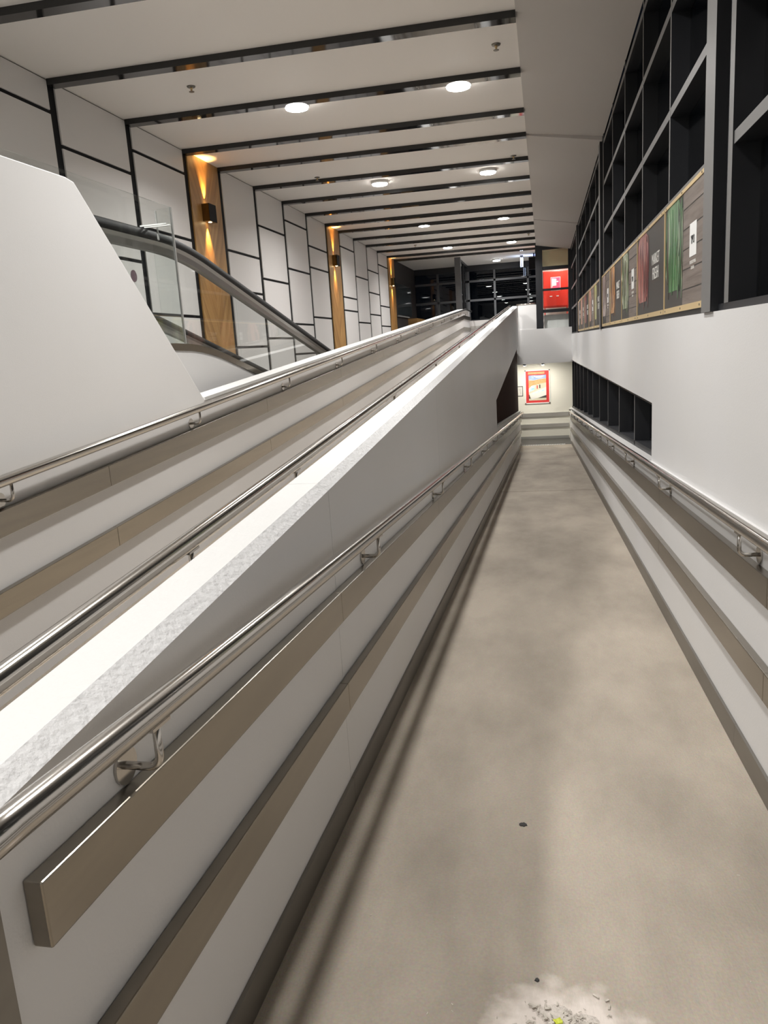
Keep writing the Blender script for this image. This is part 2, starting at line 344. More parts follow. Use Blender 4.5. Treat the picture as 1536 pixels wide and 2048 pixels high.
# feature wall: black backing with proud panels, chevron timber bays
b = MB().box(XF-.2, XF-.015, -3.2, 24.05, -4.1, H+.1); wl = build('wall_left', b, 'black', kind='structure', label='feature wall of pale panels in black joints with timber bays')
JO = {1.47: [2.3, 1.5, .5], 2.84: [2.0, 1.2, .3], 4.21: [1.8, .7], 5.58: [2.318, 1.5, .55], 6.95: [2.05, 1.12, .3], 8.32: [2.313, 1.508, .555], 10.79: [1.518, .968, .15], 12.16: [2.037, 1.221, .28], 13.53: [2.306, 1.491, .535, -.003],
      14.90: [2.028, 1.63, .687], 17.36: [2.288, 1.195, .903], 18.73: [1.741, .658], 20.10: [2.002, 1.444, .889], 21.47: [2.255, 1.158, .612]}
WOODS = []
for y0, y1 in zip(STR, STR[1:]):
    a, c = y0+.12, y1
    if y0 in (9.70, 16.27, 22.84):
        WOODS.append((a+c)/2)
        build('timber_panel', MB().box(XF-.03, XF+.002, a+.004, c-.002, -2.5, H), 'timber', wl, at=(XF, (a+c)/2, 1.), label='golden chevron-grain timber panel')
        continue
    zs = [H-.012]+JO.get(y0, [2., 1.])
    for i, zt in enumerate(zs):
        zt2 = zt if i == 0 else zt-.018; zb = (zs[i+1]+.018) if i+1 < len(zs) else -3.2
        build('panel', MB().box(XF-.03, XF, a, c, zb, zt2), 'panel', wl, bevel=.003)
b = MB().box(XF-.2, XF-.01, 24.05, 28, -4.1, H+.1); wd = build('wall_left', b, 'brown_dark', kind='structure', label='dark brown wall beyond the timber bays')
build('shop_window', MB().box(XF-.02, XF, 24.15, 26.8, 1.0, 1.94), 'slate_glass', wd)
build('ledge', MB().box(XF-.02, XF+.05, 24.1, 26.0, .93, .965), 'grey_wall', wd)
build('timber_panel', MB().box(XF-.02, XF+.3, 26.0, 27.7, .2, .91), 'timber', wd)
# wall behind the photographer
b = MB().box(XF-.1, 1.0, -3.3, -3.2, -2, H+.1); build('wall_rear', b, 'paint', kind='structure', label='plain wall behind the photographer')
# ------------------------------------------------------------------ upper right glazing
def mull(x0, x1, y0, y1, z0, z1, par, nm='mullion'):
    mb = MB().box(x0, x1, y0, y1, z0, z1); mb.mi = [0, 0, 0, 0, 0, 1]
    return build(nm, mb, ['frame', 'frame_edge_lit'], par)
w1 = build('window_1', MB().box(XW+.02, 1.0, -3.2, 23.3, .069, .10), 'frame', kind='structure', label='dark framed upper glazing above the right wall')
MU = [-2.9, -1.55, -.2, 1.15, 2.4, 5.37, 6.74, 8.12, 9.48, 12.4, 13.83, 15.28, 16.75, 19.95, 21.5, 23.05]
TR = [.755, 1.29, 1.865, 2.36]
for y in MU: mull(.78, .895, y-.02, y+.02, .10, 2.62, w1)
for y0, y1 in ((3.86, 4.07), (10.98, 11.22), (18.42, 18.62)):
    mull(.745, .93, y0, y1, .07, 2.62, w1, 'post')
    build('post_flange', MB().box(.80, .92, y0-.14, y0, .07, 2.62), 'frame', w1)
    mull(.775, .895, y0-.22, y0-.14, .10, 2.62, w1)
YS = sorted(MU+[3.9, 11.05, 18.5])
bays = list(zip(YS, YS[1:]))
for z in TR:
    for a, c in ((-3.2, 3.7), (4.07, 10.8), (11.22, 18.3), (18.62, 23.1)):
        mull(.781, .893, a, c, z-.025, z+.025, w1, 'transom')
for a, c in bays:
    for z0, z1 in zip([.09]+TR, TR+[2.62]):
        build('pane', MB().box(.886, .892, a, c, z0, z1), 'glass_window', w1)
# low strip window
w2 = build('window_2', MB().sbox(.80, .95, 5.916, 24.3, dn(5.9)+.936, dn(5.9)+.985, dn(24.3)+.936, dn(24.3)+.985), 'frame', kind='structure', label='long low strip window with dark frame under the right wall')
build('head_frame', MB().sbox(.80, .95, 5.916, 24.3, wt(5.9)-.04, wt(5.9), wt(24.3)-.04, wt(24.3)), 'frame', w2)
LM = [7.41, 8.92, 10.48, 12.09, 13.74, 15.36, 17.0, 18.65, 20.4, 22.1, 23.8]
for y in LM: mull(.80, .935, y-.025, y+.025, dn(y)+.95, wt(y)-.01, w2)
for a, c in zip([5.9]+LM, LM): build('pane', MB().sbox(.93, .936, a, c, dn(a)+.95, wt(a), dn(c)+.95, wt(c)), 'glass_window', w2)
# glazed bay above the bulkhead
w3 = build('window_3', MB().box(-.20, -.005, 23.1, 23.26, .268, 2.72), 'frame', kind='structure', label='dark column and glazed bay above the bulkhead')
build('post', MB().box(.70, .80, 23.1, 23.26, .268, 2.6), 'frame', w3)
for z0, z1 in ((1.87, 1.965), (1.305, 1.362), (.70, .79), (2.42, 2.6)): build('transom', MB().box(-.005, .70, 23.12, 23.24, z0, z1), 'frame', w3)
for z0, z1, g in ((.268, .70, 'glass_clear'), (.79, 1.305, 'glass_clear'), (1.362, 1.87, 'glass_clear'), (1.965, 2.42, 'glass_film')): build('pane', MB().box(-.005, .70, 23.17, 23.18, z0, z1), g, w3)
build('panel', MB().box(.02, .70, 23.27, 23.33, .2, .64), 'paint', w3)
b = MB().box(-.1, .85, 24.75, 24.88, .67, 2.55); build('wall_alcove', b, 'cream_wall', kind='structure', label='pale wall behind the glazed bay')
b = MB().box(.83, .95, 23.3, 27.9, -.02, 2.6); build('wall_alcove', b, 'cream_wall', kind='structure', label='end wall of the upper landing')
# far glazing
w4 = build('window_4', MB().box(XF, .9, 27.8, 27.9, -.02, .78), 'frame', kind='structure', label='dark far glazing beyond the upper landing')
for z in (2.07, 1.43): build('transom', MB().box(XF, .9, 27.78, 27.86, z-.035, z+.035), 'frame_grey', w4)
build('header', MB().box(XF, .9, 27.76, 27.9, 2.40, 2.6), 'frame', w4)
for x in (-3.6, -2.53, -1.63, -.5, .4): build('mullion', MB().box(x-.035, x+.035, 27.78, 27.86, .7, 2.45), 'frame_grey', w4)
xs = [XF, -3.6, -2.53, -1.63, -.5, .4, .9]; zs = [.75, 1.43, 2.07, 2.45]
for a, c in zip(xs, xs[1:]):
    for z0, z1 in zip(zs, zs[1:]): build('pane', MB().box(a, c, 27.835, 27.842, z0, z1), 'glass_window', w4)
w5 = build('window_5', MB().box(-2.66, -2.48, 24.78, 24.93, -.3, H), 'frame_grey', kind='structure', label='grey post and side screen at the head of the rising ramp')
build('top_rail', MB().box(-2.6, -2.53, 24.93, 27.8, 2.53, 2.6), 'frame', w5)
build('pane', MB().box(-2.572, -2.562, 24.93, 27.8, .5, 2.53), 'glass_clear', w5)
build('mullion', MB().box(-2.6, -2.53, 26.3, 26.36, .5, 2.53), 'frame', w5)
# ================================================================== RAILS
def bracket_pts(xw, s, y, h, fz, xr):     # from wall plate to underside of rail
    z = fz(y)+h
    R_ = .022; arc = [(xr-s*R_+s*R_*math.sin(a), y, z+R_-R_*math.cos(a)) for a in (0, .26, .52, .79, 1.05, 1.31, 1.571)]
    return [(xw+s*.004, y, z)]+arc+[(xr, y, z+.085)]
def handrail(label, xw, s, fz, path, ys, hr=.96, r=.0245):
    xr = xw+s*.07
    t = thing('handrail', label, 'handrail', (xw, path[0][1], fz(path[0][1])), 'stainless handrails')
    build('rail', MB().tube(path, r, 20), 'steel_polished', t, smooth=True)
    for y in ys:
        z = fz(y)+hr-.105
        br = build('bracket', MB().tube(bracket_pts(xw, s, y, hr-.105, fz, xr), .0075, 10), 'steel_polished', t, smooth=True)
        build('wall_plate', MB().cyl((xw+s*.001, y, z), (xw+s*.006, y, z), .033, 24), 'steel_polished', br)
        build('saddle', MB().sbox(xr-.012, xr+.012, y-.03, y+.03, fz(y-.03)+hr-r-.004, fz(y-.03)+hr-r+.002, fz(y+.03)+hr-r-.004, fz(y+.03)+hr-r+.002), 'steel_polished', br)
    return t
xr = XD+.07
ha = .96
path = [(xr, .56, ZL+ha+.01), (xr, Y0, ZL+ha), (xr, YE, dn(YE)+ha), (xr, YE+.22, dn(YE)+ha), (xr-.012, YE+.27, dn(YE)+ha-.01), (xr-.06, YE+.29, dn(YE)+ha-.03)]
handrail('stainless handrail on the divider wall beside the down ramp', XD, 1, dn, path, [1.08]+[2.85+1.96*i for i in range(11)])
xr = XR-.07
path = [(xr, -.6, ZL+ha), (xr, Y0, ZL+ha), (xr, YE, dn(YE)+ha), (xr, YE+.25, dn(YE)+ha), (xr+.02, YE+.31, dn(YE)+ha), (xr+.06, YE+.32, dn(YE)+ha)]
handrail('stainless handrail on the right wall under the strip window', XR, -1, dn, path, [.9]+[2.82+1.97*i for i in range(11)])
xr = XDL-.07
path = [(xr, .56, ZL+ha), (xr, Y0, ZL+ha)]+[(xr, YE, up(YE)+ha), (xr, 23.0, up(YE)+ha)]
handrail('stainless handrail behind the divider cap on the rising ramp', XDL, -1, up, path, [1.83, 2.75, 4.8, 6.8, 8.8, 10.8, 12.8, 14.8, 16.8, 18.8, 20.8, 22.6])
xr = XU+.07
path = [(xr, .2, ZL+ha-.035), (xr, Y0, ZL+ha-.035), (xr, YE, up(YE)+ha), (xr, 24.85, up(YE)+ha)]
handrail('stainless handrail on the outer wall below the slanting white wall end', XU, 1, lambda y: up(y)-.02, path, [.9]+[2.8+1.88*i for i in range(12)])
def bumper(label, xw, s, fz, cuts, h0, h1, d=.032, gap=.0012):
    t = thing('bumper_rail', label, 'bumper rail', (xw, cuts[0], fz(cuts[0])), 'steel wall bumper rails')
    for a, c in zip(cuts, cuts[1:]):
        a2, c2 = a+gap, c-gap; x0, x1 = sorted((xw+s*.001, xw+s*d))
        mids = [v for v in (Y0, YE) if a2 < v < c2]; ys = [a2]+mids+[c2]; mb = MB()
        mb.loft([[(x0, y, fz(y)+h0), (x1, y, fz(y)+h0), (x1, y, fz(y)+h1), (x0, y, fz(y)+h1)] for y in ys])
        build('segment', mb, 'steel', t, bevel=.003)
    return t
H1, H2 = (.715, .82), (.385, .49)
cL = [.803, 2.4, 4.85, 7.3, 9.7, 12.1, 14.5, 16.9, 19.3, 21.7, 22.88]
bumper('upper steel bumper rail on the divider beside the down ramp', XD, 1, dn, cL, *H1)
bumper('lower steel bumper rail on the divider beside the down ramp', XD, 1, dn, [.76]+cL[1:], *H2)
cR = [-1.5, .2, 2.6, 5.05, 7.55, 10.0, 12.5, 15.0, 17.5, 20.0, 22.5, 22.88]
bumper('upper steel bumper rail on the right wall below the handrail', XR, -1, dn, cR, *H1)
bumper('lower steel bumper rail on the right wall above the skirting', XR, -1, dn, cR, *H2)
cU = [.3, 1.2, 3.61, 6.05, 8.5, 10.95, 13.4, 15.85, 18.3, 20.75, 22.9, 24.86]
bumper('upper steel bumper rail on the outer wall of the rising ramp', XU, 1, up, cU, .69, .80)
bumper('lower steel bumper rail on the outer wall of the rising ramp', XU, 1, up, cU, .365, .47)
cD = [.76, 1.45, 3.9, 6.3, 8.7, 11.1, 13.5, 15.9, 18.3, 20.7, 22.9]
bumper('upper steel bumper rail on the hidden side of the divider', XDL, -1, up, cD, .715, .82)
def bumper_x(label, y, x0, x1, z0, z1, cat='bumper rail'):
    t = thing('bumper_rail', label, cat, (x0, y, z0), 'steel wall bumper rails')
    xm = (x0+x1)/2
    for a, c in ((x0, xm-.001), (xm+.001, x1)): build('segment', MB().box(a, c, y-.032, y-.001, z0, z1), 'steel_pale', t, bevel=.003)
bumper_x('upper steel bumper rail on the cream wall under the red poster', 24.4, -2.9, .70, -2.377, -2.253)
bumper_x('lower steel bumper rail on the cream wall above the dark mat', 24.4, -2.9, .70, -2.711, -2.594)
bumper_x('upper steel bumper rail on the upper landing parapet', 24.9, -2.24, .6, .40, .51)
bumper_x('lower steel bumper rail on the upper landing parapet', 24.9, -2.24, .6, .10, .21)
def skirt(name, label, xw, s, cuts):
    par = None
    for a, c in zip(cuts, cuts[1:]):
        x0, x1 = sorted((xw+s*.0008, xw+s*.012)); mb = MB()
        ys = [a+.001]+[v for v in (Y0,) if a < v < c]+[c-.001]
        mb.loft([[(x0, y, dn(y)+.001), (x1, y, dn(y)+.001), (x1, y, dn(y)+.10), (x0, y, dn(y)+.10)] for y in ys])
        if par is None: par = build(name, mb, 'steel_dull', kind='structure', label=label)
        else: build('segment', mb, 'steel_dull', par)
skirt('baseboard_left', 'grey metal skirting along the divider wall', XD, 1, [.76, 2.45, 4.9, 7.3, 9.8, 12.2, 14.7, 17.1, 19.5, 22.88])
skirt('baseboard_right', 'grey metal skirting along the right wall', XR, -1, [-1.5, .9, 3.05, 5.5, 8.0, 10.4, 12.9, 15.3, 17.8, 20.2, 22.88])
b = MB().box(-2.9, .70, 24.385, 24.399, -3.062, -2.98); build('baseboard_back', b, 'galv', kind='structure', label='grey skirting at the foot of the cream wall')
# ================================================================== LIGHTS
def downlight(at, label, src=None):
    if src: return clone(src, at, label)
    t = thing('downlight', label, 'ceiling light', at, 'round ceiling downlights')
    x, y, z = at
    build('trim_ring', MB().lathe(at, [(.135, 0), (.135, -.035), (.122, -.042), (.118, -.036), (.118, 0)]), 'white', t, smooth=True)
    build('diffuser', MB().lathe(at, [(.02, -.030), (.116, -.030), (.118, -.056), (.10, -.062), (.02, -.064)]), 'lamp_disc', t, smooth=True)
    ld = bpy.data.lights.new('downlight_beam', 'AREA'); ld.shape = 'DISK'; ld.size = .22; ld.energy = LAMP; ld.color = (1., .985, .965); ld.spread = math.radians(152)
    lo = bpy.data.objects.new('downlight_beam', ld); COL.objects.link(lo); lo.parent = t; lo.location = (0, 0, -.067)
    return t
ords = ['first', 'second', 'third', 'fourth']
LY = [8.52, 12.82, 17.55, 21.85]; src = None
for row, x in (('left', -2.51), ('right', -.80)):
    for i, y in enumerate(LY):
        lab = 'round glowing ceiling downlight, %s from the front in the %s row' % (['nearest', 'second', 'third', 'farthest'][i], row)
        src = downlight((x, y+(.02 if row == 'right' else 0), H-.012 if i == 0 else H), lab, src) or src
    for y, w in ((4.15, 'just out of view above the ramp'), (-.2, 'directly above the photographer')):
        downlight((x, y, H), 'round ceiling downlight of the %s row %s' % (row, w), src)
downlight((-1.46, 26.4, H), 'round ceiling downlight beyond the last beam over the upper landing', src)
al = downlight((.45, 23.62, 2.55), 'round downlight behind the filmed glass above the red cabinet', src)
for ch in al.children:
    if ch.type == 'LIGHT': ch.data = ch.data.copy(); ch.data.energy = 28
for i, yc in enumerate(WOODS):
    c = yc-.07; x0, x1 = XF+.002, XF+.105
    t = thing('wall_lamp', ['black up-down wall lamp on the nearest timber bay', 'black up-down wall lamp on the middle timber bay', 'black up-down wall lamp on the farthest timber bay'][i], 'wall lamp', (x0, c, 1.80), 'up-down wall lamps')
    build('body', MB().box(x0, x1-.004, c-.115, c+.115, 1.80, 2.02), 'bronze', t)
    build('front_plate', MB().box(x1-.004, x1, c-.117, c+.117, 1.798, 2.022), 'black', t)
    for z, d, nm in ((1.80, -1, 'lower_lens'), (2.02, 1, 'upper_lens')):
        build(nm, MB().cyl((x0+.05, c, z), (x0+.05, c, z+d*.004), .022, 20), 'lamp_warm', t)
        ld = bpy.data.lights.new('wall_lamp_beam', 'SPOT'); ld.energy = 90; ld.color = (1, .56, .17); ld.spot_size = math.radians(52); ld.spot_blend = .9; ld.shadow_soft_size = .012
        lo = bpy.data.objects.new('wall_lamp_beam', ld); COL.objects.link(lo); lo.parent = t; lo.location = (.05, 0, (z+d*.012)-1.80)
        lo.rotation_euler = (0, .14*1, 0) if d < 0 else (math.pi, .14*-1, 0)
# lower landing spotlights
for x, lab in ((-.58, 'small spotlight under the bulkhead, above the left edge of the red poster'), (-.05, 'small spotlight under the bulkhead, above the right edge of the red poster')):
    t = thing('spotlight', lab, 'spotlight', (x, 23.55, -.70), 'small spotlights under the bulkhead')
    build('housing', MB().lathe((x, 23.55, -.715), [(.02, .0), (.045, -.0), (.045, -.05), (.03, -.055)], 20), 'frame', t, smooth=True)
    build('lens', MB().lathe((x, 23.55, -.768), [(.004, 0), (.03, 0), (.03, -.006), (.004, -.006)], 20), 'spot_lens', t)
# sprinklers
sp = None
def sprinkler(at, label, src):
    if src: return clone(src, at, label)
    t = thing('sprinkler', label, 'sprinkler', at, 'ceiling sprinklers')
    build('rosette', MB().lathe(at, [(.012, 0), (.042, 0), (.038, -.010), (.012, -.012)], 20), 'steel_dull', t, smooth=True)
    build('body', MB().lathe(at, [(.012, -.008), (.014, -.02), (.008, -.034), (.010, -.04)], 14), 'brass', t, smooth=True)
    build('deflector', MB().lathe(at, [(.004, -.046), (.026, -.048), (.026, -.051), (.004, -.051)], 16), 'steel_dull', t)
    return t
for x, y, lab in ((-3.30, 7.65, 'nearest sprinkler on the left of the ceiling'), (-.37, 7.70, 'nearest sprinkler on the right of the ceiling'), (-3.32, 12.05, 'second sprinkler along the left of the ceiling'), (-.38, 12.10, 'second sprinkler along the right of the ceiling'),
                  (-3.3, 16.45, 'third sprinkler along the left of the ceiling'), (-.36, 16.6, 'third sprinkler along the right of the ceiling'), (-3.26, 21.0, 'farthest sprinkler along the left of the ceiling'), (-.33, 20.8, 'farthest sprinkler along the right of the ceiling')):
    sp = sprinkler((x, y, H), lab, sp) or sp
# ================================================================== MOVING WALKWAY
tv = thing('moving_walkway', 'inclined moving walkway with black handrails and glass sides behind the white wall', 'travelator', (-3.4, 6., -.2))
def rail_z(y):     # top line of the handrail
    if y < 5.45: return .945
    if y < 6.35: return .945-.2180*(y-5.45)**2/(2*.9)
    return .945-.2180*.45-.2180*(y-6.35)
def deck_z(y):
    return rail_z(y+.25)-.815
ys = [3.2, 4.4, 5.2]+[5.45+.1*i for i in range(10)]+[6.6, 8, 10, 13, 17]
for nm, x in (('near', -2.80), ('far', -4.10)):
    sec = lambda y, x=x: [(x-.042, y, rail_z(y)-.058), (x-.04, y, rail_z(y)-.012), (x-.02, y, rail_z(y)), (x+.02, y, rail_z(y)), (x+.04, y, rail_z(y)-.012), (x+.042, y, rail_z(y)-.058), (x+.036, y, rail_z(y)-.07), (x-.036, y, rail_z(y)-.07)]
    build('handrail_belt', MB().loft([sec(y) for y in ys]), 'rubber', tv, smooth=True)
    build('handrail_track', MB().loft([[(x-.026, y, rail_z(y)-.145), (x+.026, y, rail_z(y)-.145), (x+.028, y, rail_z(y)-.10), (x+.038, y, rail_z(y)-.072), (x-.038, y, rail_z(y)-.072), (x-.028, y, rail_z(y)-.10)] for y in ys]), 'steel_track', tv)
    cuts = [3.2, 5.3, 7.0, 8.65, 10.3, 12., 14., 17.]
    for a, c in zip(cuts, cuts[1:]):
        yy = [a+.004]+[q for q in ys if a < q < c]+[c-.004]
        build('glass_panel', MB().loft([[(x-.006, y, deck_z(y)), (x+.006, y, deck_z(y)), (x+.006, y, rail_z(y)-.11), (x-.006, y, rail_z(y)-.11)] for y in yy]), 'glass_clear', tv)
build('deck', MB().loft([[(-2.96, y, deck_z(y)-.05), (-2.56, y, deck_z(y)-.05), (-2.56, y, deck_z(y)), (-2.96, y, deck_z(y))] for y in ys]), 'steel', tv)
build('deck', MB().loft([[(-4.38, y, deck_z(y)-.05), (-3.94, y, deck_z(y)-.05), (-3.94, y, deck_z(y)), (-4.38, y, deck_z(y))] for y in ys]), 'steel', tv)
build('side_cladding', MB().loft([[(-2.62, y, deck_z(y)-1.2), (-2.57, y, deck_z(y)-1.2), (-2.57, y, deck_z(y)-.051), (-2.62, y, deck_z(y)-.051)] for y in ys]), 'paint', tv)
build('belt', MB().loft([[(-3.94, y, deck_z(y)-.25), (-2.96, y, deck_z(y)-.25), (-2.96, y, deck_z(y)-.15), (-3.94, y, deck_z(y)-.15)] for y in ys]), 'steel_dull', tv)
# glass barrier beside the walkway
gb = thing('glass_barrier', 'clear glass barrier with a notch around the black walkway handrail', 'glass barrier', (-2.6, 5.4, 0))
build('side_pane', MB().box(-2.606, -2.594, 3.0, 5.42, .134, 1.083), 'glass_clear', gb)
nz = [(-2.60, .13), (-2.60, 1.08), (-2.70, 1.08), (-2.716, 1.065), (-2.716, .875), (-2.73, .86), (-2.75, .86), (-2.765, .845), (-2.765, .13)]
build('end_pane', MB().loft([[(x, 5.424, z) for x, z in nz], [(x, 5.436, z) for x, z in nz]]), 'glass_clear', gb)
b = MB(); b.box(-2.606, -2.594, 5.42, 5.437, .13, 1.083); b.box(-2.722, -2.714, 5.422, 5.438, .87, 1.07)
build('polished_edge', b, 'galv', gb)
b = MB(); b.box(-2.80, -2.60, 5.33, 5.35, .955, .965); b.box(-2.80, -2.60, 5.39, 5.41, .955, .965)
build('clamp', b, 'white', gb)
b = MB().lathe((0, 0, 0), [(.004, 0), (.065, 0), (.065, .003), (.004, .003)], 24); b.v = [(XF+.001+z, 8.1+x, .952+y) for x, y, z in b.v]
build('round_sticker', b, 'sticker_purple', at=(XF, 8.1, .952), label='small round purple sticker on the feature wall panel', cat='sticker')
# ================================================================== MARKET POSTERS
def text_mesh(s, size, sx=1.):
    c = bpy.data.curves.new('t', 'FONT'); c.body = s; c.size = size; c.align_x = 'CENTER'; c.extrude = .0008; c.resolution_u = 2
    o = bpy.data.objects.new('t', c); COL.objects.link(o); bpy.context.view_layer.update()
    me = bpy.data.meshes.new_from_object(o.evaluated_get(bpy.context.evaluated_depsgraph_get()))
    v = [tuple(p.co) for p in me.vertices]; f = [tuple(p.vertices) for p in me.polygons]
    bpy.data.objects.remove(o); bpy.data.curves.remove(c); bpy.data.meshes.remove(me)
    return [(x*sx, y, z) for x, y, z in v], f
def letter(parent, s, yc, z, size, mt, x, sx=1., name='lettering'):
    v, f = text_mesh(s, size, sx); mb = MB(); mb.add([(x-.001-p[2], yc-p[0], z+p[1]) for p in v], f)
    return build(name, mb, mt, parent)
XP = .766
PAL = {}
for vn, cs in (('veg_green', [(.04, .12, .035), (.075, .22, .075), (.16, .33, .16), (.02, .05, .02), (.36, .48, .30), (.06, .05, .03)]),
               ('veg_red', [(.22, .05, .05), (.38, .13, .11), (.55, .30, .25), (.10, .03, .03), (.30, .10, .08)]),
               ('veg_white', [(.12, .17, .07), (.28, .34, .20), (.60, .60, .50), (.05, .05, .03), (.09, .11, .06)]),
               ('veg_orange', [(.45, .20, .06), (.62, .34, .14), (.16, .08, .04), (.07, .05, .04), (.50, .38, .28)]),
               ('veg_pink', [(.42, .32, .31), (.60, .50, .46), (.18, .12, .11), (.10, .07, .06)]),
               ('veg_yellow', [(.36, .35, .14), (.55, .52, .28), (.12, .10, .06), (.20, .17, .10)]),
               ('veg_salmon', [(.50, .25, .18), (.35, .18, .12), (.16, .10, .08), (.58, .40, .30)])):
    PAL[vn] = []
    for q, c_ in enumerate(cs):
        mat('%s_%d' % (vn, q), c_, .3, noise=(22, tuple(u_*.45 for u_ in c_), .25), stretch=(1, 1, .3)); PAL[vn].append('%s_%d' % (vn, q))
def blob(y0, y1, z0, z1, seed, n=9, taper=.25):
    rnd = random.Random(seed); L = []; R = []
    for i in range(n+1):
        t = i/n; z = z0+(z1-z0)*t; w = math.sin(math.pi*min(1, max(0, .08+.84*t)))**taper
        yc = (y0+y1)/2; hw = (y1-y0)/2*w
        L.append((yc+hw*(1-.25*rnd.random()), z)); R.append((yc-hw*(1-.25*rnd.random()), z))
    return R+L[::-1]
def poster(far, near, kind, veg, label, seed):
    """board from y=far (left edge in view) to y=near; picture on the far half"""
    z0, z1 = .105, .735; wdt = far-near
    t = thing('poster_board', label, 'poster', (XP, (far+near)/2, z0), 'market posters on the right glazing')
    split = near+wdt*(.47 if kind == 'tag' else .5)
    build('board', MB().box(XP, XP+.012, near, far, z0, z1), 'dark_print', t)
    if kind == 'tag':
        n = 6; zz = [z0+(z1-z0)*i/n for i in range(n+1)]
        for i in range(n): build('printed_plank', MB().box(XP-.0016, XP, near+.002, split, zz[i]+.0045, zz[i+1]-.0025), 'plank', t)
        yc = near+wdt*.235
        build('tag', MB().box(XP-.0032, XP-.0016, yc-.095, yc+.095, .368, .535), 'white', t)
        letter(t, 'YPO', yc, .430, .062, 'ink', XP-.0034, .85)
        letter(t, 'MORETOWNS', yc, .330, .026, 'paper', XP-.0018, 1.0); letter(t, 'CENTRAL', yc, .303, .022, 'paper', XP-.0018, 1.0)
    else:
        yc = near+wdt*.27
        letter(t, 'MARKET', yc, .455, .105, 'paper', XP-.0008, .95); letter(t, 'FRESH', yc, .355, .115, 'paper', XP-.0008, .98)
    rnd = random.Random(seed)
    build('picture', MB().prism_x(blob(split+.03, far-.012, z0+.12, z1-.005, seed, 14, .3), XP-.0012, XP), veg, t)
    pal = PAL[veg]; nb = 26 if near < 11 else 12
    for k in range(nb):
        w = rnd.uniform(.03, .075); a = split+.005+(far-split-.03-w)*rnd.random(); top = z1-.02-.22*rnd.random()**2; bot = z0+.05+.28*rnd.random()
        lean = rnd.uniform(-.05, .05); n = 6; L_ = []; R_ = []
        for q in range(n+1):
            tt = q/n; zz_ = bot+(top-bot)*tt; ww = w/2*(math.sin(math.pi*min(.97, max(.03, tt)))**.6); yc_ = a+w/2+lean*(tt-.5)+.012*math.sin(5*tt+k)
            yc_ = min(max(yc_, split+.002+ww), far-.006-ww); R_.append((yc_-ww, zz_)); L_.append((yc_+ww, zz_))
        build('picture_detail', MB().prism_x(R_+L_[::-1], XP-.0016-.00004*k, XP-.0011), pal[k % len(pal)], t)
    gs = .016
    build('brass_trim', MB().box(XP-.006, XP+.001, near, far, z0-.006, z0+.026), 'brass', t)
    build('brass_trim', MB().box(XP-.006, XP+.001, near, far, z1-.012, z1+.008), 'brass', t)
    build('brass_trim', MB().box(XP-.006, XP+.001, far-gs, far, z0+.02, z1-.012), 'brass', t)
    for k in range(3):
        y = near+wdt*(.06+.44*k)
        for z in (z0+.010, z1-.002): build('screw', MB().cyl((XP-.0085, y, z), (XP-.006, y, z), .006, 8), 'steel_dull', t)
B = [(5.41, 4.12, 'tag', 'veg_green', 'poster board with a bunch of green leaves and a white tag, beside the near post'),
     (6.92, 5.43, 'text', 'veg_red', 'poster board with red meat and large white MARKET FRESH lettering'),
     (8.26, 6.94, 'tag', 'veg_white', 'poster board with green and white stalks, left of the red meat board'),
     (9.66, 8.28, 'text', 'veg_orange', 'poster board with an orange vegetable and small white lettering'),
     (10.94, 9.68, 'tag', 'veg_pink', 'poster board with pale pink picture right of the middle post'),
     (12.62, 11.28, 'text', 'veg_yellow', 'poster board with a pale yellow vegetable left of the middle post'),
     (14.1, 12.64, 'tag', 'veg_salmon', 'poster board with brown picture and white tag, second left of the middle post'),
     (15.6, 14.12, 'text', 'veg_red', 'poster board with dark red picture, third left of the middle post'),
     (17.1, 15.62, 'tag', 'veg_salmon', 'poster board with salmon picture and white tag near the far end'),
     (18.38, 17.12, 'text', 'veg_pink', 'farthest poster board at the left end of the row')]
for i, (f_, n_, k_, v_, l_) in enumerate(B): poster(f_, n_, k_, v_, l_, 11+i)
# ================================================================== LOWER LANDING THINGS
def yx(name, poly, y0, y1, mt, parent): # flat piece facing -y, polygon of (x,z)
    return build(name, MB().loft([[(x, y0, z) for x, z in poly], [(x, y1, z) for x, z in poly]]), mt, parent)
def rect(x0, x1, z0, z1): return [(x0, z0), (x1, z0), (x1, z1), (x0, z1)]
pf = thing('framed_poster', 'red bordered holiday poster in a pale snap frame on the cream wall', 'poster', (-.22, 24.4, -1.965))
X0, X1, Z0_, Z1_ = -.605, .152, -1.965, -.938; YP = 24.392
yx('backing', rect(X0, X1, Z0_, Z1_), YP-.002, 24.399, 'red_poster', pf)
for n_, r_ in (('frame_side', rect(X0, X0+.03, Z0_+.03, Z1_-.03)), ('frame_side', rect(X1-.03, X1, Z0_+.03, Z1_-.03)), ('frame_side', rect(X0+.03, X1-.03, Z0_, Z0_+.03)), ('frame_side', rect(X0+.03, X1-.03, Z1_-.03, Z1_))): yx(n_, r_, YP-.018, YP-.001, 'white', pf)
for x in (X0, X1-.032):
    for z in (Z0_, Z1_-.032): yx('corner_cap', rect(x, x+.032, z, z+.032), YP-.020, YP-.001, 'ink', pf)
xa, xb = X0+.115, X1-.115; za, zb = Z0_+.10, Z1_-.16; u = lambda t: xa+(xb-xa)*t; v = lambda t: za+(zb-za)*t
yx('picture', rect(xa, xb, za, zb), YP-.004, YP-.002, 'print_cream', pf)
yx('picture_sky', [(u(0), v(.82)), (u(.25), v(.80)), (u(.6), v(.84)), (u(1), v(.87)), (u(1), v(1)), (u(0), v(1))], YP-.006, YP-.004, 'print_blue', pf)
